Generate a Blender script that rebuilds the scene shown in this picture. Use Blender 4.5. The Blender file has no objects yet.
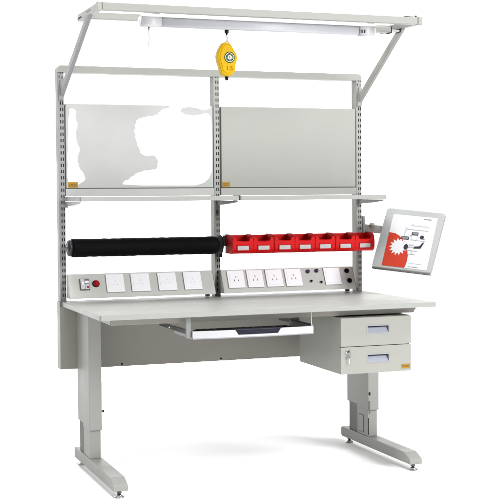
import bpy, bmesh, math, random
from mathutils import Vector, Matrix
random.seed(4)
S = bpy.context.scene
COL = S.collection
V = Vector

# ------------------------------------------------------------------ materials
FULL = ('white_studio_floor', 'plain_white', 'bright_steel', 'black_rubber')
def mat(name, rgb, rough=0.5, metal=0.0, speck=0.0, scale=900.0, bump=0.0, spec=0.5, coat=0.0, blotch=0.0):
    m = bpy.data.materials.new(name); m.use_nodes = True
    if name not in FULL: rgb = tuple(c*.735 for c in rgb)
    if any(k in name for k in ('coat', 'panel_enamel', 'laminate', 'edge_band', 'strip')):
        spec = .16; rough += .08
        if 'cool' not in name: rgb = (rgb[0]*1.02, rgb[1]*1.024, rgb[2]*.998)
    nt = m.node_tree; N = nt.nodes; L = nt.links
    b = N['Principled BSDF']
    b.inputs['Base Color'].default_value = (*rgb, 1)
    b.inputs['Roughness'].default_value = rough
    b.inputs['Metallic'].default_value = metal
    b.inputs['Specular IOR Level'].default_value = spec
    b.inputs['Coat Weight'].default_value = coat
    tc = N.new('ShaderNodeTexCoord')
    if speck or bump or blotch:
        n = N.new('ShaderNodeTexNoise'); n.inputs['Scale'].default_value = scale; n.inputs['Detail'].default_value = 3
        L.new(tc.outputs['Object'], n.inputs['Vector'])
        n2 = N.new('ShaderNodeTexNoise'); n2.inputs['Scale'].default_value = 7; n2.inputs['Detail'].default_value = 4
        L.new(tc.outputs['Object'], n2.inputs['Vector'])
        r = N.new('ShaderNodeMapRange'); r.inputs[1].default_value = .3; r.inputs[2].default_value = .7
        r.inputs[3].default_value = 1 - speck; r.inputs[4].default_value = 1 + speck
        L.new(n.outputs['Fac'], r.inputs[0])
        r2 = N.new('ShaderNodeMapRange'); r2.inputs[1].default_value = .3; r2.inputs[2].default_value = .7
        r2.inputs[3].default_value = 1 - blotch; r2.inputs[4].default_value = 1 + blotch
        L.new(n2.outputs['Fac'], r2.inputs[0])
        mu = N.new('ShaderNodeMath'); mu.operation = 'MULTIPLY'
        L.new(r.outputs[0], mu.inputs[0]); L.new(r2.outputs[0], mu.inputs[1])
        vm = N.new('ShaderNodeVectorMath'); vm.operation = 'SCALE'
        vm.inputs[0].default_value = rgb
        L.new(mu.outputs[0], vm.inputs['Scale'])
        L.new(vm.outputs[0], b.inputs['Base Color'])
        rr = N.new('ShaderNodeMapRange'); rr.inputs[1].default_value = .3; rr.inputs[2].default_value = .7
        rr.inputs[3].default_value = max(0, rough - .05); rr.inputs[4].default_value = min(1, rough + .07)
        L.new(n2.outputs['Fac'], rr.inputs[0]); L.new(rr.outputs[0], b.inputs['Roughness'])
        if bump:
            bp = N.new('ShaderNodeBump'); bp.inputs['Strength'].default_value = bump; bp.inputs['Distance'].default_value = .0006
            L.new(n.outputs['Fac'], bp.inputs['Height']); L.new(bp.outputs[0], b.inputs['Normal'])
    return m

G = 1.0
M = dict(
    coat=mat('powder_coat_grey', (0.310, 0.312, 0.299), .42, speck=.03, bump=.12, blotch=.025),
    coat_cool=mat('powder_coat_cool_grey', (.268, .272, .276), .42, speck=.03, bump=.12, blotch=.025),
    coat_warm=mat('powder_coat_warm_grey', (0.342, 0.342, 0.319), .45, speck=.02, bump=.1, blotch=.02),
    coat_dark=mat('powder_coat_mid_grey', (.15, .15, .148), .5, speck=.03, bump=.1),
    panel=mat('panel_enamel', (0.317, 0.321, 0.304), .4, speck=.012, blotch=.02),
    panel_l=mat('panel_enamel_pale', (0.413, 0.416, 0.418), .4, speck=.012, blotch=.03),
    coat_bounce=mat('powder_coat_warm_bounce', (0.306, 0.294, 0.269), .5, speck=.02, bump=.1, blotch=.02),  # grey coat with the warm bounce under the desk put into its colour
    strip=mat('strip_enamel', (0.498, 0.502, 0.484), .42, speck=.02, bump=.08, blotch=.02),
    lam=mat('worktop_laminate', (0.280, 0.285, 0.273), .38, speck=.06, scale=520, bump=.05, blotch=.035),
    edge=mat('edge_band', (0.342, 0.345, 0.334), .4, speck=.02, blotch=.02),
    white=mat('white_plastic', (.55, .55, .57), .35, speck=.01, blotch=.01),
    whitegl=mat('white_gloss', (.50, .51, .54), .38, speck=.005, blotch=.01),
    socket=mat('socket_plastic', (.86, .86, .89), .32, speck=.01, blotch=.01),
    patch=mat('plain_white', (.9, .9, .9), .6),
    black=mat('black_rubber', (.002, .002, .0025), .7, speck=.2, scale=300, bump=.2, spec=.06),
    blackp=mat('black_plastic', (.006, .006, .007), .45, speck=.1, spec=.12),
    slot=mat('slot_shadow_cavity', (.015, .015, .016), .8, speck=.1, spec=.1),
    greycap=mat('dark_grey_cap', (.022, .022, .027), .35, speck=.1, spec=.3),
    red=mat('red_plastic', (.60, .0020, .004), .45, speck=.03, blotch=.05, spec=.12),
    redbtn=mat('red_button', (.28, .004, .01), .3, speck=.02, spec=.2),
    label=mat('label_card', (.52, .50, .49), .6, speck=.03),
    yellow=mat('yellow_plastic', (.56, .34, .0), .45, speck=.03, blotch=.04, spec=.1),
    gold=mat('gold_sticker', (.38, .22, .02), .5, speck=.1, spec=.15),
    brown=mat('brown_print', (.13, .075, .015), .6, speck=.1),
    green=mat('green_print', (.006, .05, .014), .5, speck=.05, spec=.1),
    pale=mat('pale_print', (.60, .62, .50), .5, speck=.03),
    orange=mat('orange_print', (.30, .07, .0), .5, speck=.05, spec=.1),
    chrome=mat('bright_steel', (.45, .45, .46), .25, metal=1, speck=.03, blotch=.03),
    steel=mat('dull_steel', (.22, .22, .23), .4, metal=.8, speck=.05),
    handle=mat('pale_blue_metal', (.22, .24, .30), .4, metal=.15, speck=.02, blotch=.03),
    handlelip=mat('silver_lip', (.31, .32, .35), .4, metal=.1, speck=.02),
    navy=mat('navy_plastic', (.008, .009, .022), .4, speck=.05, spec=.2),
    purple=mat('purple_plastic', (.03, .02, .10), .35, speck=.05),
    paper=mat('printed_paper', (.55, .55, .57), .55, speck=.005, blotch=.01),
    redink=mat('orange_red_ink', (.42, .028, .008), .6, speck=.02, blotch=.03, spec=.15),
    ink=mat('dark_ink', (.015, .015, .03), .5, speck=.2, scale=400, spec=.15),
    inkgrey=mat('grey_ink', (.14, .14, .17), .5, speck=.1),
    inkpale=mat('pale_ink', (.36, .36, .39), .5, speck=.05),
    holder=mat('holder_plastic', (.29, .30, .295), .35, speck=.015, blotch=.02),
    floor=mat('white_studio_floor', (.93, .93, .93), .9, speck=.004, blotch=.004, spec=.1),
)

# ------------------------------------------------------------------ mesh helpers
class MB:
    def __init__(s): s.bm = bmesh.new(); s.mats = []
    def mi(s, m):
        if m not in s.mats: s.mats.append(m)
        return s.mats.index(m)
    def _add(s, other, m):
        i = s.mi(m)
        for f in other.faces: f.material_index = i
        me = bpy.data.meshes.new('t'); other.to_mesh(me); other.free()
        s.bm.from_mesh(me); bpy.data.meshes.remove(me)
    def box(s, x0, x1, y0, y1, z0, z1, m, bev=.0012, fr=None, seg=2):
        b = bmesh.new(); bmesh.ops.create_cube(b, size=1)
        for v in b.verts:
            v.co = V(((x0+x1)/2+v.co.x*(x1-x0), (y0+y1)/2+v.co.y*(y1-y0), (z0+z1)/2+v.co.z*(z1-z0)))
        if bev:
            bev = min(bev, .45*min(abs(x1-x0), abs(y1-y0), abs(z1-z0)))
            bmesh.ops.bevel(b, geom=b.edges[:], offset=bev, segments=seg, affect='EDGES', profile=.5)
        if fr is not None: bmesh.ops.transform(b, matrix=fr, verts=b.verts)
        s._add(b, m); return s
    def prism(s, pts, a0, a1, axis, m, bev=.0, fr=None):
        # pts: 2D outline; extruded along axis ('x': pts=(y,z), 'y': pts=(x,z), 'z': pts=(x,y))
        b = bmesh.new()
        def P(p, a):
            return V((a, p[0], p[1])) if axis == 'x' else V((p[0], a, p[1])) if axis == 'y' else V((p[0], p[1], a))
        lo = [b.verts.new(P(p, a0)) for p in pts]; hi = [b.verts.new(P(p, a1)) for p in pts]
        n = len(pts)
        fs = [b.faces.new(lo), b.faces.new(hi)]
        for i in range(n): b.faces.new((lo[i], lo[(i+1) % n], hi[(i+1) % n], hi[i]))
        bmesh.ops.recalc_face_normals(b, faces=b.faces)
        if bev: bmesh.ops.bevel(b, geom=b.edges[:], offset=bev, segments=2, affect='EDGES', profile=.5)
        bmesh.ops.triangulate(b, faces=[f for f in b.faces if len(f.verts) > 4])
        if fr is not None: bmesh.ops.transform(b, matrix=fr, verts=b.verts)
        s._add(b, m); return s
    def cyl(s, p0, p1, r0, r1, m, seg=32, bev=0):
        p0, p1 = V(p0), V(p1); d = p1-p0
        b = bmesh.new()
        bmesh.ops.create_cone(b, cap_ends=True, segments=seg, radius1=r0, radius2=r1, depth=d.length)
        if bev:
            bmesh.ops.bevel(b, geom=[e for e in b.edges if any(len(f.verts) > 4 for f in e.link_faces)], offset=bev, segments=3, affect='EDGES')
        q = d.to_track_quat('Z', 'Y').to_matrix().to_4x4()
        bmesh.ops.transform(b, matrix=Matrix.Translation((p0+p1)/2) @ q, verts=b.verts)
        for f in b.faces: f.smooth = True
        s._add(b, m); return s
    def bar(s, p0, p1, w, h, m, bev=.002, side=V((1, 0, 0))):
        p0, p1 = V(p0), V(p1); z = (p1-p0); ln = z.length; z.normalize()
        y = z.cross(side).normalized(); x = y.cross(z)
        fr = Matrix((x, y, z)).transposed().to_4x4(); fr.translation = p0
        return s.box(-w/2, w/2, -h/2, h/2, 0, ln, m, bev, fr)
    def tube(s, pts, r, m, seg=10):
        b = bmesh.new(); pts = [V(p) for p in pts]; rings = []
        for i, p in enumerate(pts):
            t = (pts[min(i+1, len(pts)-1)]-pts[max(i-1, 0)]).normalized()
            a = t.cross(V((.3, .9, .2))).normalized(); c = t.cross(a)
            rings.append([b.verts.new(p+(a*math.cos(k*2*math.pi/seg)+c*math.sin(k*2*math.pi/seg))*r) for k in range(seg)])
        for i in range(len(rings)-1):
            for k in range(seg):
                f = b.faces.new((rings[i][k], rings[i][(k+1) % seg], rings[i+1][(k+1) % seg], rings[i+1][k])); f.smooth = True
        b.faces.new(rings[0]); b.faces.new(rings[-1])
        bmesh.ops.recalc_face_normals(b, faces=b.faces)
        s._add(b, m); return s

ORG = {}
def part(name, mb, parent=None):
    me = bpy.data.meshes.new(name); o = bpy.data.objects.new(name, me)
    org = ORG.get(parent.name, V((0, 0, 0))) if parent else V((0, 0, 0))
    bmesh.ops.translate(mb.bm, verts=mb.bm.verts, vec=-org)
    mb.bm.to_mesh(me); mb.bm.free()
    for m in mb.mats: me.materials.append(m)
    COL.objects.link(o)
    if parent: o.parent = parent
    ORG[o.name] = org
    return o
def tag(o, label, cat, group=None):
    o['label'] = label; o['category'] = cat
    if group: o['group'] = group
    return o
def thing(name, loc, label, cat, group=None):
    o = bpy.data.objects.new(name, None); o.location = loc; o.empty_display_size = .05
    COL.objects.link(o); ORG[o.name] = V(loc)
    return tag(o, label, cat, group)
def circ(cx, cy, rx, ry, n=40, a0=0.0):
    return [(cx+rx*math.cos(a0+2*math.pi*k/n), cy+ry*math.sin(a0+2*math.pi*k/n)) for k in range(n)]
def sticker(mb, x0, x1, y, z0, z1):
    mb.box(x0, x1, y-.0008, y, z0, z1, M['gold'], .0002)
    w = x1-x0; h = z1-z0
    for zz in (.26, .55):
        x = x0+w*.1
        while x < x1-w*.16:
            d = w*random.uniform(.06, .13)
            mb.box(x, min(x+d, x1-w*.08), y-.0012, y-.0008, z0+h*zz, z0+h*(zz+.17), M['brown'], 0)
            x += d+w*.035

# ------------------------------------------------------------------ setting
f = MB(); f.box(-9, 10, -9, 3.2, -.05, 0, M['floor'], 0)
fl = part('floor', f); fl['kind'] = 'structure'

# ------------------------------------------------------------------ workbench
W, D, H = 1.5045, .7253, .75
wb = thing('workbench', (.75, .4, 0), 'pale grey steel workbench with slotted uprights, overhead frame and two foot bars', 'workbench')

top = MB()
def rrect(x0, x1, y0, y1, r, n=5):
    pts = []
    for cx, cy, a in ((x1-r, y1-r, 0), (x0+r, y1-r, 90), (x0+r, y0+r, 180), (x1-r, y0+r, 270)):
        for k in range(n+1):
            t = math.radians(a+90*k/n); pts.append((cx+r*math.cos(t), cy+r*math.sin(t)))
    return pts
top.prism(rrect(.0012, W-.0012, .0012, D, .006), .729, .7495, 'z', M['lam'])
wt = part('worktop', top, wb)
e = MB()
e.box(.006, W-.006, 0, .0012, .7293, .7492, M['edge'], .0003)
e.box(0, .0012, .006, D-.003, .7293, .7492, M['edge'], .0003)
e.box(W-.0012, W, .006, D-.003, .7293, .7492, M['edge'], .0003)
part('edge_band', e, wt)

r = MB()
r.box(.068, 1.434, .085, .115, .700, .7288, M['coat_bounce'], .001)
r.prism([(1.4342, .7285), (1.4342, .703), (1.443, .711), (1.461, .7285)], .087, .111, 'y', M['coat_bounce'], .0005)
part('front_rail', r, wb)
r = MB()
r.box(.13, 1.37, .60, .63, .700, .7288, M['coat'], .001)
part('rear_rail', r, wb)

md = MB()
md.box(-.0115, 1.4955, .7190, .7225, .444, .7285, M['coat_bounce'], .001)
md.box(-.0115, -.0090, .7228, .785, .444, .748, M['coat'], .0006)
md.box(1.4930, 1.4955, .7228, .785, .444, .748, M['coat'], .0006)
md.box(-.0088, 1.4928, .7228, .780, .4445, .4465, M['coat'], .0004)
for x in (.272, .752, 1.20):
    md.cyl((x, .7192, .4545), (x, .7180, .4545), .0045, .0045, M['slot'], 16)
part('modesty_panel', md, wb)
md = MB()
md.box(-.0085, 1.4925, .727, .780, .724, .7485, M['coat_cool'], .001)
part('rear_beam', md, wb)

def leg(x0, x1, front_detail):
    cs = M['coat']
    L = MB()
    L.box(x0, x1, .470, .597, .205, .7288, cs, .003)
    L.box(x0+.004, x1-.004, .5972, .715, .215, .7288, cs, .002)
    # inner telescoping column
    L.box(x0+.004, x1-.004, .482, .600, .0782, .2045, cs, .002)
    L.box(x0+.008, x1-.008, .6005, .700, .0782, .2145, M['coat_dark'], .002)
    # sleeve collar
    L.box(x0-.0005, x1+.0005, .4694, .5965, .205, .210, cs, .0008)
    o = part('leg', L, wb)
    if front_detail:
        q = MB(); q.box(x0+.0025, x0+.0042, .525, .580, .090, .175, M['coat_dark'], .0006)
        q.box(x0+.0016, x0+.0042, .529, .576, .094, .171, cs, .0006)
        part('side_recess', q, o)
        q = MB(); q.box(x0+.002, x0+.010, .4680, .4693, .187, .249, M['coat_dark'], .0004); part('guide_strip', q, o)
        q = MB(); q.box(x0+.003, x0+.011, .4672, .4698, .276, .290, M['slot'], .0005); part('clamp_screw', q, o)
        q = MB(); q.box(x0+.006, x0+.010, .4808, .4825, .086, .165, M['slot'], .0004); part('guide_slot', q, o)
    else:
        q = MB()
        q.cyl((x1-.001, .482, .285), (x1+.007, .482, .285), .0035, .0035, M['steel'], 16)
        q.cyl((x1+.005, .482, .285), (x1+.011, .482, .285), .0058, .005, M['blackp'], 16)
        part('clamp_screw', q, o)
    fb = MB()
    fb.prism([(.048, .0305), (.048, .054), (.104, .0778), (.772, .0778), (.7805, .070), (.7805, .040), (.770, .0305)], x0-.0005, x1+.0035, 'x', cs, .0025)
    o = part('foot_bar', fb, wb)
    for y in (.078, .745):
        g = MB(); xc = (x0+x1)/2+.0015
        g.cyl((xc, y, .012), (xc, y, .031), .0065, .0065, M['greycap'], 20)
        g.cyl((xc, y, .0175), (xc, y, .0235), .0105, .0105, M['steel'], 6)
        g.cyl((xc, y, .0005), (xc, y, .007), .021, .019, M['chrome'], 36, .0012)
        g.cyl((xc, y, .007), (xc, y, .0125), .018, .008, M['chrome'], 36)
        part('levelling_foot', g, o)
    b = MB()
    b.box(x0+.006, x1-.006, .10, .468, .700, .7288, M['coat'], .001)
    part('top_bracket', b, wb)
leg(.060, .1165, False)
leg(1.3985, 1.455, True)

for i, xr in enumerate((.0214, .756, 1.4905)):
    u = MB(); xl = xr-.0285
    cm = M['coat_cool'] if i == 0 else M['coat']
    # folded C channel: face and two cheeks
    u.box(xl, xr, .7253, .7273, .7488, 1.7775, cm, .0006)
    u.box(xl, xl+.002, .7274, .779, .7488, 1.7775, cm, .0006)
    u.box(xr-.002, xr, .7274, .779, .7488, 1.7775, cm, .0006)
    u.box(xl+.0021, xr-.0021, .777, .779, .7488, 1.7775, cm, .0004)
    z = .772
    while z < 1.775:
        for cx in (xl+.0125, xl+.0225):
            u.box(cx-.0022, cx+.0022, .7248, .7254, z, z+.0145, M['slot'], 0)
        z += .0278
    u.box(xl+.0005, xl+.0015+.006, .7225, .7252, .752, .764, M['coat_dark'], .0005)
    part('upright', u, wb)

c = MB()
pts = [(-.0072, 1.778), (-.0072, 1.792)]
for k in range(7):
    a = math.radians(180-15*k); pts.append((.0098+.017*math.cos(a), 1.7923+.017*math.sin(a)))
for k in range(7):
    a = math.radians(90-15*k); pts.append((1.4738+.017*math.cos(a), 1.7923+.017*math.sin(a)))
pts += [(1.4908, 1.778)]
c.prism(pts, .7240, .7795, 'y', M['coat'], 0)
part('crossbar', c, wb)

# overhead frame
o = MB()
o.box(.050, 1.468, .1000, .1300, 1.9685, 2.0, M['coat'], .002)
of = part('front_tube', o, wb)
for x0, x1 in ((.0285, .0498), (1.4682, 1.4905)):
    o = MB(); o.box(x0, x1, .0985, .1315, 1.967, 2.0015, M['coat_warm'] if x0 < .5 else M['coat'], .002)
    o.box(x0 if x0 > .5 else x1-.002, (x0+.0015) if x0 > .5 else x1+.001, .0978, .1, 1.972, 2.0015, M['coat_dark'], .0004)
    part('corner_cap', o, of)
o = MB(); o.box(1.405, 1.468, .104, .112, 2.0002, 2.0035, M['blackp'], .001)
o.cyl((1.462, .108, 2.0015), (1.462, .108, 2.008), .004, .004, M['blackp'], 12)
part('clip', o, of)
for x0, x1 in ((.0300, .056), (1.463, 1.4890)):
    o = MB(); o.box(x0, x1, .1318, .470, 1.9695, 1.9985, M['coat'], .002)
    o.box(x0+.005, x1-.005, .4701, .4712, 1.9745, 1.9935, M['slot'], 0)
    if x0 < .5:
        o.box(x0-.0006, x0, .39, .466, 1.9765, 1.9825, M['slot'], 0)
        o.box(x0-.0006, x0, .22, .30, 1.983, 1.988, M['coat_dark'], 0)
    part('side_tube', o, wb)
o = MB(); o.box(.0562, 1.4628, .360, .390, 1.9695, 1.9975, M['coat'], .002)
part('rear_tube', o, wb)
for xt, xb, xl in ((.0385, .0127, -.0071), (1.4770, 1.4815, 1.4620)):
    cm = M['coat_cool'] if xt < .5 else M['coat']
    bm = bmesh.new(); P4 = [(.250, 1.9692), (.308, 1.9692), (.7238, 1.708), (.7238, 1.667)]
    f2 = []
    for sx in (-.0088, .0088):
        f2.append([bm.verts.new((xt+(xb-xt)*(y-.25)/.474+sx, y, z)) for y, z in P4])
    bm.faces.new(f2[0]); bm.faces.new(f2[1])
    for k in range(4): bm.faces.new((f2[0][k], f2[0][(k+1) % 4], f2[1][(k+1) % 4], f2[1][k]))
    bmesh.ops.recalc_face_normals(bm, faces=bm.faces)
    bmesh.ops.bevel(bm, geom=bm.edges[:], offset=.002, segments=2, affect='EDGES', profile=.5)
    o = MB(); o._add(bm, cm)
    part('diagonal_arm', o, wb)
    o = MB()
    o.box(xl+.0005, xl+.0280, .7236, .7252, 1.652, 1.770, cm, .0005)
    o.box(xl+.006, xl+.009, .7230, .7236, 1.752, 1.764, M['slot'], 0)
    o.box(xl+.019, xl+.022, .7230, .7236, 1.750, 1.762, M['slot'], 0)
    o.box(xl+.010, xl+.014, .7231, .7236, 1.690, 1.735, M['coat_dark'], 0)
    o.prism([(xl+.003, 1.655), (xl+.0265, 1.655), (xl+.0265, 1.745), (xl+.012, 1.745)], .7150, .7236, 'y', cm, .0008)
    part('arm_bracket', o, wb)

# ------------------------------------------------------------------ back panels
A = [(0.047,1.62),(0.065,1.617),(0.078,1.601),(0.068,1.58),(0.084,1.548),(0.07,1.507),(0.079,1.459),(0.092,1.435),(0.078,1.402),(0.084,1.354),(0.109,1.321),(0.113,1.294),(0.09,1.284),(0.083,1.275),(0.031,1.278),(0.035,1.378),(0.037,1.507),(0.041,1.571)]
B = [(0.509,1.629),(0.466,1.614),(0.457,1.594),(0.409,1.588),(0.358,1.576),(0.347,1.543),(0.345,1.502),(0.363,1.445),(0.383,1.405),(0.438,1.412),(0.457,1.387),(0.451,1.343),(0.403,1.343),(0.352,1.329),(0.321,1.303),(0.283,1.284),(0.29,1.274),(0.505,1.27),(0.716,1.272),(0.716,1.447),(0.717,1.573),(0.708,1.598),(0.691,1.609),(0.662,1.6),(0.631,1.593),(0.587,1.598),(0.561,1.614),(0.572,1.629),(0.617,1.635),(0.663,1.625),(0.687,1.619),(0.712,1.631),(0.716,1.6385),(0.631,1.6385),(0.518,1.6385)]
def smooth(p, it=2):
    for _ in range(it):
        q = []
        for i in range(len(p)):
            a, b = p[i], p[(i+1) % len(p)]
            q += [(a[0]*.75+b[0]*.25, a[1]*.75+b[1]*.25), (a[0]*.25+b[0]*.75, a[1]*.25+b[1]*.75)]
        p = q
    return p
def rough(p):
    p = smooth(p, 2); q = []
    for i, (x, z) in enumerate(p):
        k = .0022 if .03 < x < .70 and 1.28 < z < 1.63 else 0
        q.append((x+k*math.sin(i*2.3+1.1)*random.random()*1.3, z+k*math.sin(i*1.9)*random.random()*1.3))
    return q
for i, (x0, x1, zt, lab) in enumerate(((.0245, .7255, 1.6395, 'left back panel of pale grey steel with large ragged blown-out white areas'),
                                   (.762, 1.4605, 1.640, 'plain grey back panel with no white areas on the right above the shelf'))):
    t = thing('back_panel', ((x0+x1)/2, .73, 1.222), lab, 'panel', 'steel back panels between the uprights')
    pm = M['panel_l'] if i == 0 else M['panel']
    p = MB()
    p.box(x0+.003, x1-.003, .7245, .7385, 1.2605, zt, pm, .0015)
    p.box(x0, x1, .740, .748, 1.224, zt-.002, pm, .001)
    part('sheet', p, t)
    p = MB(); p.box(x0, x1, .7235, .7390, 1.2225, 1.2575, pm if i == 0 else M['edge'], .0012)
    part('lower_flange', p, t)
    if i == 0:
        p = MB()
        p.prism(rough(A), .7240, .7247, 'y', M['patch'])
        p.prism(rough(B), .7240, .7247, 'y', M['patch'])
        part('blown_out_white', p, t)  # blown-out white put on as flat shapes; the sheet has no such marks
        p = MB(); sticker(p, .034, .080, .7238, 1.2625, 1.288)
    else:
        p = MB(); sticker(p, .768, .806, .7242, 1.2625, 1.287)
    part('sticker', p, t)

# ------------------------------------------------------------------ shelves
def shelf(x0, x1, label, bracks):
    t = thing('shelf', ((x0+x1)/2, .58, 1.2), label, 'shelf', 'steel shelves under the back panels')
    s = MB()
    pl = rrect(x0, x1, .450, .721, .006)
    if x1 > 1: pl = [(x, y) for x, y in pl if not (x > x1-.007 and y < .5)]+[(x1-.022+.022*math.cos(math.radians(a)), .472+.022*math.sin(math.radians(a))) for a in range(-90, 1, 10)]
    s.prism(pl, 1.2005, 1.2215, 'z', M['edge'], .002)
    part('board', s, t)
    for xb, kind in bracks:
        b = MB(); m = M['coat_cool'] if kind == 0 else M['coat_dark'] if kind == 1 else M['coat']
        b.prism([(.722, 1.178), (.722, 1.1995), (.452, 1.1995), (.452, 1.195), (.50, 1.190), (.62, 1.182), (.690, 1.179)], xb, xb+.004, 'x', m, .0006)
        b.prism([(.722, 1.178), (.722, 1.182), (.62, 1.186), (.50, 1.194), (.46, 1.198), (.452, 1.1985), (.50, 1.190), (.62, 1.182)], xb+.0042, xb+.016, 'x', m, .0002)
        b.box(xb-.004, xb+.012, .7215, .7245, 1.125 if kind == 1 else 1.172, 1.198, m, .0006)
        if kind == 1:
            b.box(xb-.002, xb+.003, .7195, .7214, 1.135, 1.155, M['slot'], 0)
        part('bracket', b, t)
    return t
tl = shelf(.0268, .7535, 'left grey steel shelf under the panel with white areas, above the black roll', ((.0205, 0),))
tr = shelf(.7590, 1.4930, 'right grey steel shelf under the plain panel, above the red bins', ((.739, 1), (1.472, 2)))
b = MB(); b.box(.0205, .0262, .447, .53, 1.2005, 1.2220, M['coat_cool'], .001)
b.prism([(.53, 1.2005), (.53, 1.2215), (.722, 1.2215), (.722, 1.2005)], .0205, .0262, 'x', M['coat_cool'], .001)
part('end_cheek', b, tl)
b = MB(); b.box(.7540, .7585, .4465, .54, 1.1995, 1.2225, M['coat_dark'], .0008)
part('end_cap', b, tr)

# ------------------------------------------------------------------ black roll and bin rail
t = thing('black_roll', (.36, .65, .955), 'long black padded roll with grey end cap beneath the left shelf', 'roll')
prof = [(.700, .957), (.700, 1.026)]
for k in range(13):
    a = math.radians(90+180*k/12); prof.append((.640+.036*math.cos(a), .992+.036*math.sin(a)))
p = MB()
n = 36
bm = bmesh.new(); rings = []
xs = []
for k in range(57):
    xs.append(.032+(.716-.032)*k/56)
for k, x in enumerate(xs):
    endt = min(1, (xs[-1]-x)/.022)
    sc = .84+.16*math.sqrt(max(0, 1-(1-endt)**2))
    wob = 1+.012*math.sin(k*1.7)+.008*math.sin(k*.61+1)
    rings.append([bm.verts.new((x, .650+.044*sc*wob*math.cos(2*math.pi*j/n), .9935+.0410*sc*wob*math.sin(2*math.pi*j/n))) for j in range(n)])
for i in range(len(rings)-1):
    for j in range(n):
        q = bm.faces.new((rings[i][j], rings[i][(j+1) % n], rings[i+1][(j+1) % n], rings[i+1][j])); q.smooth = True
bm.faces.new(rings[0]); bm.faces.new(rings[-1]); bmesh.ops.recalc_face_normals(bm, faces=bm.faces)
p._add(bm, M['black'])
part('sleeve', p, t)
p = MB(); bm = bmesh.new()
p.cyl((.012, .650, .9935), (.0318, .650, .9935), .035, .0385, M['greycap'], 40, .003)
part('end_cap', p, t)
p = MB()
p.cyl((.0222, .700, .995), (.0095, .66, .995), .008, .008, M['steel'], 16)
part('mounting_pin', p, t)

t = thing('bin_rail', (1.11, .712, .96), 'dark steel rail carrying the red bins, its black end bracket on the middle upright', 'rail')
p = MB(); p.box(.762, 1.492, .708, .712, .985, 1.036, M['steel'], .001)
part('rail', p, t)
p = MB()
p.prism(circ(.655, .9955, .043, .044), .7300, .7345, 'x', M['black'], .001)
p.box(.7346, .7610, .700, .7235, .975, 1.020, M['black'], .002)
p.box(.738, .754, .690, .7235, .935, .974, M['blackp'], .001)
part('end_bracket', p, t)

# ------------------------------------------------------------------ red bins
def make_bin(label):
    t = thing('storage_bin', (0, .65, .958), label, 'bin', 'red bins hung in a row on the rail')
    out = [(.704, .958), (.704, 1.046), (.640, 1.046), (.616, 1.040), (.603, 1.026), (.598, 1.000), (.600, .976), (.608, .963), (.622, .957)]
    b = MB(); w = .0515; m = M['red']
    b.prism(out, -w, -w+.0025, 'x', m, .0008)
    b.prism(out, w-.0025, w, 'x', m, .0008)
    b.box(-w+.0026, w-.0026, .7015, .704, .963, 1.043, m, .0006)
    b.prism([(.7014, .958), (.7014, .9605), (.622, .9605), (.611, .966), (.6035, .978), (.6025, .982), (.5995, .982), (.5995, .978), (.606, .965), (.618, .9578)], -w+.0026, w-.0026, 'x', m, 0)
    e_ = w-.0026
    b.prism([(-e_, .9822), (e_, .9822), (e_, 1.032), (.0380, 1.030), (.0320, 1.015), (-.0320, 1.015), (-.0380, 1.030), (-e_, 1.032)], .5990, .6022, 'y', m, .0006)
    for sx in (-1, 1):
        b.tube([(sx*(w-.001), .702, 1.046), (sx*(w-.001), .640, 1.046), (sx*(w-.001), .616, 1.040), (sx*(w-.0015), .603, 1.030), (sx*.0375, .6005, 1.0305), (sx*.0315, .6, 1.0155), (0, .6, 1.0150)], .0021, m, 8)
    part('body', b, t)
    l = MB()
    l.box(-.032, .032, .5940, .5989, .9955, .9985, m, .0005)
    l.box(-.032, .032, .5960, .6000, .9715, .9745, m, .0005)
    l.box(-.032, -.0295, .5968, .5995, .9745, .9950, m, .0005)
    l.box(.0295, .032, .5968, .5995, .9745, .9950, m, .0005)
    h = part('label_frame', l, t)
    l = MB(); l.box(-.0275, .0275, .5968, .5989, .9752, .9945, M['label'], .0004)
    for k in range(3): l.box(-.022, .022-.01*k, .5964, .5968, .9785+.0045*k, .9797+.0045*k, M['inkpale'], 0)
    part('label_card', l, h)
    return t
bl = ['red bin with white label beside the black roll, first of its row',
      'second red bin from the black roll, white label on its front',
      'third red bin from the black roll, above the gap between first sockets',
      'red bin in the exact middle of the row of seven',
      'third red bin from the right end of its row',
      'red bin next to the last one, just left of the right upright',
      'last red bin of the row, in front of the right upright by the document holder']
bl[2] = 'third red bin from the black roll, just left of the middle bin'
b0 = make_bin(bl[0])
def copy_tree(o, parent=None):
    c = o.copy(); COL.objects.link(c)
    if parent: c.parent = parent
    for ch in list(o.children): copy_tree(ch, c)
    return c
bins = [b0]
for k in range(1, 7):
    c = copy_tree(b0); c['label'] = bl[k]; bins.append(c)
for k, b in enumerate(bins): b.location = (.8235+.1040*k+(.0003, -.0003, .0002, 0, -.0003, .0003, 0)[k], .65+(.0, .0015, -.001, .001, 0, -.0015, .001)[k], .9520)

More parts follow.
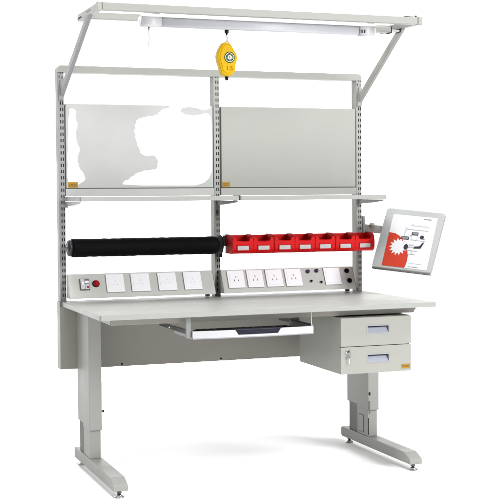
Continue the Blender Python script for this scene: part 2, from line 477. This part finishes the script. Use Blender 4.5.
# ------------------------------------------------------------------ power strips
F0, F1 = V((0, .655, .777)), V((0, .702, .873))
sv = (F1-F0).normalized(); sn = V((0, -sv.z, sv.y))
def strip_frame():
    fr = Matrix(((1, 0, 0), (sn.x, sn.y, sn.z), (sv.x, sv.y, sv.z))).transposed().to_4x4()  # local x, y=out, z=up the slope
    fr.translation = F0
    return fr
FR = strip_frame()
LN = (F1-F0).length
def zc(z): return (z-F0.z)/sv.z
def strip(x0, x1, label):
    t = thing('power_strip', ((x0+x1)/2, .69, .764), label, 'power strip', 'sloping power strips behind the worktop')
    b = MB()
    sec = [(.652, .766), (.655, .777), (.702, .873), (.7235, .873), (.7235, .766)]
    b.prism(sec, x0, x1, 'x', M['strip'], .0012)
    part('housing', b, t)
    for x in (x0, x1):
        d = -.0022 if x == x0 else .0022
        b = MB(); b.prism(sec, min(x, x+d), max(x, x+d), 'x', M['coat_dark'] if x == x1 else M['strip'], .0005)
        part('end_plate', b, t)
    b = MB(); b.box(x1-.03, x1-.012, .700, .7225, .7515, .7655, M['coat_dark'], .001)
    part('foot', b, t)
    return t
def plate(t, xc, w, pins=True, name='socket', u0=.013, u1=.101):
    b = MB()
    b.box(xc-w/2, xc+w/2, .0002, .0060, u0, u1, M['socket'], .0018, FR)
    b.box(xc-w/2+.009, xc+w/2-.009, .0060, .0068, u0+.010, u1-.012, M['socket'], .0006, FR)
    o = part(name, b, t)
    if pins:
        b = MB(); uc = (u0+u1)/2-.002
        def hole(dx, du, ww, hh, ang=0):
            fr = FR @ Matrix.Translation((xc+dx, 0, uc+du)) @ Matrix.Rotation(ang, 4, 'Y')
            b.box(-ww/2, ww/2, .0066, .0072, -hh/2, hh/2, M['greycap'], 0, fr)
        if pins == 1:
            hole(0, .013, .0030, .009); hole(-.010, -.006, .0028, .0085, .5); hole(.010, -.006, .0028, .0085, -.5)
            hole(-.010, .0, .0020, .0020); hole(.010, .0, .0020, .0020)
        else:
            hole(0, .012, .0018, .006); hole(-.009, -.006, .0016, .006, .5); hole(.009, -.006, .0016, .006, -.5)
        if pins == 2:
            for m_ in range(len(b.mats)): b.mats[m_] = M['inkpale']
        part('pin_holes', b, o)
    return o
def knob(mb, x, u, r, h, m, seg=28):
    p0 = FR @ V((x, 0.0002, u)); p1 = FR @ V((x, h, u)); mb.cyl(p0, p1, r, r*.92, m, seg, r*.12)

sl = strip(.0235, .706, 'left sloping grey power strip with red button and white switch at its end')
b = MB()
b.box(.072, .115, .0002, .004, .028, .083, M['coat_dark'], .001, FR)
b.box(.0745, .0935, .004, .010, .031, .080, M['white'], .0015, FR)
b.box(.0945, .1125, .004, .008, .031, .058, M['white'], .0015, FR)
b.box(.0945, .1125, .004, .009, .060, .072, M['socket'], .0015, FR)
sw = part('switch', b, sl)
b = MB(); b.box(.102, .110, .008, .0095, .036, .045, M['redbtn'], .0005, FR)
b.box(.078, .089, .010, .0125, .052, .066, M['socket'], .0008, FR)
part('toggle', b, sw)
b = MB(); knob(b, .146, .058, .0175, .004, M['blackp']); knob(b, .146, .058, .0150, .011, M['redbtn']); knob(b, .146, .058, .006, .0125, M['red'])
part('red_button', b, sl)
for x0, x1 in ((.193, .276), (.309, .396), (.436, .523), (.559, .644)):
    plate(sl, (x0+x1)/2, x1-x0, 2)
srt = strip(.750, 1.424, 'right sloping grey power strip with black round jacks beside a blank white plate')
for x0, x1 in ((.774, .857), (.871, .951), (.966, 1.050), (1.064, 1.148)):
    plate(srt, (x0+x1)/2, x1-x0, 1)
plate(srt, 1.309, .084, 0, 'blank_plate')
for x, z, m in ((1.186, .854, 'purple'), (1.232, .856, 'purple')):
    b = MB(); knob(b, x, zc(z), .0105, .004, M['steel']); knob(b, x, zc(z), .0085, .012, M[m]); part('jack', b, srt)
for x, z in ((1.195, .809), (1.246, .803)):
    b = MB(); knob(b, x, zc(z), .0075, .003, M['chrome']); knob(b, x, zc(z), .0052, .010, M['blackp']); part('jack', b, srt)
for x, z in ((1.391, .852), (1.396, .806)):
    b = MB(); knob(b, x, zc(z), .0135, .003, M['coat_dark']); knob(b, x, zc(z), .0115, .009, M['black']); part('round_jack', b, srt)

# ------------------------------------------------------------------ drawer cabinet
t = thing('drawer_cabinet', (1.24, .28, .449), 'grey two drawer cabinet hanging under the right end of the worktop', 'drawers')
x0, x1 = 1.0676, 1.4050
b = MB(); cw = M['coat_warm']
b.box(x0, x0+.003, .066, .513, .449, .6935, cw, .001)
b.box(x1-.003, x1, .066, .513, .449, .6935, cw, .001)
b.box(x0+.0031, x1-.0031, .068, .513, .449, .452, cw, .001)
b.box(x0+.0031, x1-.0031, .068, .513, .6905, .6935, cw, .001)
b.box(x0+.0031, x1-.0031, .510, .513, .4521, .6904, cw, .001)
b.box(x0+.0031, x1-.0031, .075, .080, .4521, .6904, M['coat_dark'], 0)
body = part('body', b, t)
for x in (x0+.03, x1-.06):
    b = MB(); b.box(x, x+.03, .12, .48, .6937, .7285, M['coat'], .001)
    part('hanger', b, t)
for k, (z0, z1, hz0, hz1) in enumerate(((.5685, .6915, .6215, .6535), (.449, .5655, .4965, .5285))):
    b = MB()
    hx0, hx1 = 1.194, 1.296
    # front built as four panels round the grip opening
    ya, yb = .0495, .0655
    b.box(x0, hx0, ya, yb, z0, z1, cw, .0)
    b.box(hx1, x1, ya, yb, z0, z1, cw, .0)
    b.box(hx0, hx1, ya, yb, z0, hz0, cw, .0)
    b.box(hx0, hx1, ya, yb, hz1, z1, cw, .0)
    bmesh.ops.remove_doubles(b.bm, verts=b.bm.verts, dist=.00001)
    d = part('drawer', b, t)
    h = MB()
    ey = .0478
    h.box(hx0-.003, hx1+.003, ey, .0494, hz1-.001, hz1+.0035, M['handlelip'], .0005)
    h.box(hx0-.003, hx1+.003, ey, .0494, hz0-.003, hz0+.002, M['handlelip'], .0005)
    h.box(hx0-.003, hx0+.001, ey, .0494, hz0+.002, hz1-.001, M['handlelip'], .0004)
    h.box(hx1-.001, hx1+.003, ey, .0494, hz0+.002, hz1-.001, M['handlelip'], .0004)
    h.prism([(.0500, hz0+.002), (.0492, hz0+.002), (.0620, hz1-.006), (.0640, hz1-.006)], hx0+.001, hx1-.001, 'x', M['handle'], 0)
    h.box(hx0+.001, hx1-.001, .0600, .0650, hz1-.006, hz1, M['slot'], 0)
    part('handle', h, d)
    if k == 1:
        l = MB()
        l.cyl((1.100, .0494, .546), (1.100, .0465, .546), .0105, .0100, M['chrome'], 28, .0008)
        l.cyl((1.100, .0465, .546), (1.100, .0425, .546), .0065, .006, M['steel'], 24)
        l.box(1.0992, 1.1008, .034, .0425, .5415, .5505, M['steel'], .0004)
        part('lock', l, d)
        l = MB()
        l.tube([(1.1+.0075*math.sin(a*.5236), .037, .539+.0085*math.cos(a*.5236)) for a in range(13)], .0008, M['steel'], 6)
        l.prism(circ(1.101, .525, .0065, .0075, 20), .0372, .0388, 'y', M['steel'])
        l.box(1.0995, 1.1025, .0374, .0386, .494, .518, M['chrome'], .0003)
        l.box(1.1025, 1.1040, .0374, .0386, .497, .500, M['chrome'], 0)
        l.box(1.1025, 1.1040, .0374, .0386, .504, .507, M['chrome'], 0)
        part('key', l, d)
        l = MB(); sticker(l, 1.358, 1.399, .0494, .4600, .4795)
        part('sticker', l, d)

# ------------------------------------------------------------------ keyboard tray
t = thing('keyboard_tray', (.66, .15, .63), 'white pull out keyboard tray with dark centre grip under the worktop', 'tray')
b = MB()
n = 24; outer = []; X0, X1 = .396, .933
for k in range(n+1):
    u = k/n; x = X0+(X1-X0)*u; outer.append((x, .034-.016*math.sin(math.pi*u)))
inner = [(x, y+.006) for x, y in reversed(outer)]
b.prism(outer+inner, .634, .667, 'z', M['white'], 0)
b.prism(outer+[(X1, .30), (X0, .30)], .6335, .6375, 'z', M['white'], 0)
b.box(X0, X0+.004, .041, .30, .6376, .667, M['white'], .001)
b.box(X1-.004, X1, .041, .30, .6376, .667, M['white'], .001)
part('pan', b, t)
b = MB(); g0, g1 = [], []
for k in range(13):
    u = k/12; x = .590+(.765-.590)*u; uu = (x-X0)/(X1-X0); y = .034-.016*math.sin(math.pi*uu)-.0012
    g0.append((x, y))
b.prism(g0+[(x, y+.0011) for x, y in reversed(g0)], .6465, .6672, 'z', M['navy'], 0)
# slanted ends
b.prism([(.576, .6672), (.590, .6672), (.590, .6465)], .0188, .0200, 'y', M['navy'])
b.prism([(.765, .6672), (.779, .6672), (.765, .6465)], .0188, .0200, 'y', M['navy'])
b.box(.578, .777, .026, .060, .660, .6690, M['navy'], .0015)
part('centre_grip', b, t)
b = MB()
b.box(.45, .88, .07, .20, .638, .655, M['blackp'], .003)
for i in range(14):
    for j in range(4): b.box(.457+.0298*i, .457+.0298*i+.025, .078+.029*j, .078+.029*j+.024, .655, .659, M['blackp'], .001)
part('key_bank', b, t)
for x, d in ((.3700, -1), (.9350, 1)):
    b = MB()
    b.box(x, x+.008, .060, .44, .655, .672, M['steel'], .001)
    b.box(x+.0082, x+.0235 if d < 0 else x+.012, .075, .30, .657, .667, M['chrome'] if d < 0 else M['steel'], .001)
    b.cyl((x+.004, .280, .6635), (x-.004, .280, .6635), .006, .006, M['chrome'], 16)
    if d < 0:
        b.box(x+.002, x+.022, .046, .0585, .638, .7280, M['coat_cool'], .001)
        b.box(x+.0235, x+.0255, .05, .12, .640, .668, M['steel'], .0005)
    else:
        b.box(x-.010, x-.007, .040, .043, .667, .7280, M['white'], .0004)
        b.box(x, x+.006, .20, .30, .6722, .7285, M['steel'], .001)
    part('runner', b, t)

# ------------------------------------------------------------------ overhead lamp
t = thing('overhead_lamp', (.76, .2, 1.925), 'long white tube lamp slung under the overhead frame with a pull cord', 'lamp')
def rbox_prism(x0, x1, r, m, zc_=1.9445, yc=.205, k=8):
    p = []
    for cy, cz, a in ((yc+r*.45, zc_+r*.45, 0), (yc-r*.45, zc_+r*.45, 90), (yc-r*.45, zc_-r*.45, 180), (yc+r*.45, zc_-r*.45, 270)):
        for j in range(k+1):
            tt = math.radians(a+90*j/k); p.append((cy+r*.55*math.cos(tt), cz+r*.55*math.sin(tt)))
    b = MB(); b.prism(p, x0, x1, 'x', m, 0)
    for f_ in b.bm.faces:
        if abs(f_.normal.x) < .5: f_.smooth = True
    return b
b = rbox_prism(.322, 1.222, .0195, M['whitegl'], 1.9430); part('tube', b, t)
for x0, x1 in ((.2290, .3215), (1.2225, 1.300)):
    b = rbox_prism(x0+.006, x1, .0232, M['white'] if x0 < .5 else M['white'])
    b.cyl((x0+.0058 if x0 < .5 else x1+.0002, .205, 1.9445), (x0-.001 if x0 < .5 else x1+.008, .205, 1.9445), .021, .0165, M['socket'], 32)
    part('end_cap', b, t)
b = MB(); b.box(.236, 1.292, .138, .200, 1.9632, 1.9692, M['patch'], .0008)
part('housing', b, t)
for x in (1.232, 1.245):
    b = MB(); b.box(x, x+.007, .1815, .1835, 1.932, 1.947, M['blackp'], .001); part('lamp_contact', b, t)
b = MB(); b.cyl((.2715, .205, 1.9225), (.2715, .205, 1.911), .0048, .0030, M['coat_dark'], 16)
part('cord_grommet', b, t)
b = MB(); b.tube([(.2715, .205, 1.914), (.2718, .205, 1.88), (.2710, .205, 1.851)], .0017, M['greycap'], 6)
b.cyl((.2710, .205, 1.852), (.2710, .205, 1.843), .0016, .0024, M['inkpale'], 10)
part('pull_cord', b, t)
for x in (.27, 1.245):
    b = MB(); b.box(x, x+.03, .135, .357, 1.9695, 1.9725, M['coat'], .0008)
    b.box(x+.005, x+.025, .19, .22, 1.9655, 1.9694, M['coat'], .0005)
    part('hanger_plate', b, t)
b = MB()
b.box(1.31, 1.405, .235, .285, 1.949, 1.972, M['coat'], .002)
b.box(1.4052, 1.4085, .235, .285, 1.944, 1.974, M['blackp'], .0006)
b.box(1.4088, 1.455, .245, .275, 1.9540, 1.9620, M['white'], .001)
b.box(1.452, 1.456, .240, .280, 1.950, 1.968, M['blackp'], .0006)
part('mounting_bracket', b, t)

# ------------------------------------------------------------------ tool balancer
t = thing('tool_balancer', (.613, .2, 1.72), 'small yellow tool balancer with green ring badge hanging from the overhead lamp', 'balancer')
s_ = .00450
raw = [(120, 96), (150, 96), (180, 120), (200, 165), (228, 198), (234, 250), (216, 292), (214, 350), (182, 394), (140, 404), (84, 390), (66, 320), (46, 262), (41, 210), (64, 150), (94, 104)]
pts = [(.6130+(x/9.6+212-227)*s_, 1.8885-(y/9.6+32-38)*s_) for x, y in raw]
pts = smooth(pts, 1)
b = MB()
b.prism(pts, .185, .225, 'y', M['yellow'], .006)
for f_ in b.bm.faces: f_.smooth = False
cx, cz = .6172, 1.806
sh = part('shell', b, t)
b = MB()
b.prism([(cx+(x-cx)*.80, cz-.003+(z-cz+.003)*.84) for x, z in pts], .1825, .1852, 'y', M['yellow'], .0012)
part('face_plate', b, t)
b = MB()
for r_, y_, m in ((.0235, .1815, 'green'), (.0200, .1808, 'pale'), (.0172, .1801, 'green'), (.0095, .1792, 'pale')):
    b.prism(circ(cx, cz, r_, r_, 40), y_, .1826, 'y', M[m])
for k in range(14):
    a = k*2*math.pi/14
    b.prism(circ(cx+.0134*math.cos(a), cz+.0134*math.sin(a), .0012, .0012, 8), .1795, .1802, 'y', M['pale'])
b.box(cx-.001, cx+.001, .1785, .1793, cz-.005, cz+.005, M['green'], 0)
part('badge', b, t)
def text(body, size, m, loc, parent, name):
    cu = bpy.data.curves.new('t', 'FONT'); cu.body = body; cu.size = size; cu.extrude = .0003; cu.align_x = 'CENTER'
    o = bpy.data.objects.new('t', cu); COL.objects.link(o)
    bpy.context.view_layer.update()
    me = bpy.data.meshes.new_from_object(o.evaluated_get(bpy.context.evaluated_depsgraph_get()))
    bpy.data.objects.remove(o)
    x = MB(); bb = bmesh.new(); bb.from_mesh(me); bpy.data.meshes.remove(me)
    bmesh.ops.transform(bb, matrix=Matrix.Translation(loc) @ Matrix.Rotation(math.pi/2, 4, 'X'), verts=bb.verts)
    x._add(bb, m); return part(name, x, parent)
text('1.5', .026, M['orange'], (.6165, .1821, 1.752), t, 'capacity_mark')
b = MB()
b.cyl((.6130, .205, 1.9240), (.6130, .205, 1.9090), .010, .0085, M['blackp'], 24)
b.cyl((.6130, .205, 1.9090), (.6130, .205, 1.9020), .0045, .0040, M['blackp'], 16)
part('hook', b, t)
b = MB()
b.tube([(.6135, .205, 1.903), (.6150, .205, 1.89), (.6143, .205, 1.875)], .0020, M['coat_dark'], 8)
b.tube([(.6145+.007*math.sin(a*.5236), .205, 1.868+.010*math.cos(a*.5236)) for a in range(13)], .0017, M['coat_dark'], 8)
part('suspension_wire', b, t)
b = MB()
b.cyl((.6115, .205, 1.7115), (.6115, .205, 1.7265), .0065, .008, M['blackp'], 24, .001)
b.cyl((.6115, .205, 1.7115), (.6115, .205, 1.7000), .0015, .0015, M['chrome'], 10)
b.tube([(.6115+.004*math.sin(a*.5236), .205, 1.697+.005*math.cos(a*.5236)) for a in range(13)], .001, M['chrome'], 6)
part('cable_stop', b, t)

# ------------------------------------------------------------------ document holder
hv = (1.5967, 1.0076, -.7224, .5325, .2911, .3207, .4375, -.114)
hx, hz, ha, ht, hw, hh, hy, hr = hv
rr = V((math.cos(ha), math.sin(ha), 0)); nn = V((math.sin(ha), -math.cos(ha), 0))
uu = V((0, 0, math.cos(ht)))-nn*math.sin(ht)
rr, uu = rr*math.cos(hr)+uu*math.sin(hr), uu*math.cos(hr)-rr*math.sin(hr)
NN = rr.cross(uu)
HF = Matrix((rr, -NN, uu)).transposed().to_4x4(); HF.translation = V((hx, hy, hz))   # local x right, y into the back, z up
t = thing('document_holder', (1.60, .45, .84), 'tilted grey document holder with red and white sheet on an arm right of the uprights', 'holder')
b = MB()
b.prism(rrect(-hw/2, hw/2, -hh/2, hh/2, .014), 0, .018, 'y', M['holder'], .0025, HF)
part('backboard', b, t)
b = MB()
b.box(-hw/2+.004, hw/2-.002, -.004, .016, -hh/2-.006, -hh/2-.0005, M['coat_dark'], .001, HF)
part('ledge', b, t)
b = MB()
PP = [(-.106, .1285), (.1130, .1300), (.1225, -.1485), (-.0965, -.1500)]
b.prism(PP, -.0010, -.0002, 'y', M['paper'], 0, HF)
sheet = part('printed_sheet', b, t)
b = MB()
arc = [(-.1027, .029), (-.0719, .0265), (-.0482, .0150), (-.0264, -.0040), (-.0067, -.0282), (.0077, -.0565), (.0167, -.0854), (.0192, -.1112), (.0177, -.1320), (.0145, -.1485), (-.0964, -.1492)]
b.prism(arc, -.0016, -.0011, 'y', M['redink'], 0, HF)
part('red_shape', b, sheet)
b = MB(); st = []
for k in range(28):
    a = math.radians(k*360/28+5); rad = (.0455 if k % 2 == 0 else .0300)
    st.append((-.0400+rad*math.cos(a), -.0420+rad*1.06*math.sin(a)))
b.prism(st, -.0022, -.0017, 'y', M['paper'], 0, HF)
part('starburst', b, sheet)
b = MB()
def pr_(x0, x1, z0, z1, m, y=-.0026): b.box(x0, x1, y, y+.0008, z0, z1, M[m], 0, HF)
pr_(-.0375, .0000, -.001, .0155, 'ink'); pr_(-.0345, -.003, .002, .0125, 'inkgrey', -.0030)
pr_(.0085, .0400, .0265, .0420, 'ink'); pr_(.0115, .037, .0295, .0395, 'inkgrey', -.0030)
b.prism(circ(.0610, .0190, .0095, .0100, 16), -.0026, -.0018, 'y', M['ink'], 0, HF)
pr_(.066, .076, .0085, .0125, 'inkgrey')
b.prism(circ(-.0040, -.0400, .0105, .0150, 18), -.0030, -.0022, 'y', M['ink'], 0, HF)
pr_(.0060, .0360, -.0400, -.0350, 'inkpale'); pr_(.0090, .0330, -.0300, -.0240, 'inkpale')
b.prism([(.0340, -.0440), (.0680, -.0400), (.0780, -.0080), (.0720, -.0070), (.0600, -.0290), (.0360, -.0330)], -.0026, -.0018, 'y', M['ink'], 0, HF)
pr_(-.008, .055, -.0570, -.0545, 'inkpale'); pr_(.0280, .0320, -.075, -.0575, 'inkpale'); pr_(.0120, .0480, -.0760, -.0740, 'inkpale')
pr_(-.026, -.0235, .000, .065, 'inkpale'); pr_(.002, .038, .0225, .0240, 'inkpale'); pr_(-.0225, .0840, .0540, .0555, 'inkpale')
pr_(.0440, .0800, -.0005, .0010, 'inkpale'); pr_(.0105, .0400, .0000, .0250, 'inkpale'); pr_(.0125, .0380, .0020, .0230, 'paper', -.0030)
part('workstation_print', b, sheet)
b = MB()
def words(x, xe, z, h, m):
    while x < xe:
        d = random.uniform(.003, .008)
        b.box(x, min(xe, x+d), -.0018, -.0011, z, z+h, M[m], 0, HF); x += d+.0018
words(.0490, .0870, .1135, .0050, 'inkgrey')
part('heading_print', b, sheet)
b = MB()
words(-.0060, .0820, .0745, .0040, 'inkpale'); words(-.0010, .0060, .0830, .0035, 'inkpale')
part('caption_print', b, sheet)
b = MB()
words(.0300, .0900, -.1230, .0022, 'inkpale'); words(.0300, .0780, -.1420, .0030, 'inkgrey')
part('small_print', b, sheet)
b = MB()
b.box(1.4925, 1.509, .722, .772, 1.030, 1.118, M['coat_cool'], .006)
part('clamp', b, t)
b = MB()
b.bar((1.508, .745, 1.058), (1.585, .700, 1.050), .040, .012, M['coat'], .002, V((0, 0, 1)))
b.bar((1.585, .700, 1.050), (1.640, .530, 1.020), .036, .012, M['coat'], .002, V((0, 0, 1)))
b.cyl((1.545, .722, 1.064), (1.545, .722, 1.083), .014, .013, M['coat'], 24, .002)
b.cyl((1.640, .530, 1.020), tuple(V((hx, hy, hz))-NN*.018), .012, .012, M['coat_dark'], 20)
part('arm', b, t)

# ------------------------------------------------------------------ camera
cam = bpy.data.cameras.new('camera'); co = bpy.data.objects.new('camera', cam); COL.objects.link(co)
yaw, pitch, roll = math.radians(-20.313), math.radians(-2.505), math.radians(-.412)
fw = V((-math.sin(yaw), math.cos(yaw), 0))*math.cos(pitch)+V((0, 0, math.sin(pitch)))
ri = V((math.cos(yaw), math.sin(yaw), 0)); up = ri.cross(fw)
ri, up = ri*math.cos(roll)+up*math.sin(roll), up*math.cos(roll)-ri*math.sin(roll)
mw = Matrix((ri, up, -fw)).transposed().to_4x4(); mw.translation = V((-1.1413, -4.8005, 1.2212))
co.matrix_world = mw
cam.sensor_width = 36; cam.lens = 36*1242.38/500; cam.clip_end = 300; cam.clip_start = .1
S.camera = co

# ------------------------------------------------------------------ light
w = bpy.data.worlds.new('World'); S.world = w; w.use_nodes = True
nt = w.node_tree; bg = nt.nodes['Background']
tc = nt.nodes.new('ShaderNodeTexCoord'); sp = nt.nodes.new('ShaderNodeSeparateXYZ')
nt.links.new(tc.outputs['Generated'], sp.inputs[0])
mr = nt.nodes.new('ShaderNodeMapRange'); mr.inputs[1].default_value = .50; mr.inputs[2].default_value = .82
mr.inputs[3].default_value = .16; mr.inputs[4].default_value = 2.6      # dim studio in front, white lit backdrop behind
nt.links.new(sp.outputs['Y'], mr.inputs[0]); nt.links.new(mr.outputs[0], bg.inputs['Strength'])
bg.inputs['Color'].default_value = (1, 1, 1, 1)
def area(name, loc, target, sx, sy, power, col=(1, 1, 1)):
    l = bpy.data.lights.new(name, 'AREA'); l.shape = 'RECTANGLE'; l.size = sx; l.size_y = sy; l.energy = power; l.color = col
    o = bpy.data.objects.new(name, l); COL.objects.link(o); o.location = loc
    o.rotation_euler = (V(target)-V(loc)).to_track_quat('-Z', 'Y').to_euler()
area('key_softbox', (5.2, -6.6, 4.4), (.8, .4, .9), 3.6, 3.6, 700)
area('left_softbox', (-4.6, -4.0, 5.2), (.2, .5, .9), 3.0, 3.0, 90)
area('top_softbox', (.2, -1.0, 7.4), (.75, .5, .6), 4.4, 3.4, 620)
vs = S.view_settings
vs.view_transform = 'Standard'; vs.look = 'None'; vs.exposure = .47; vs.gamma = 1
S.cycles.max_bounces = 8
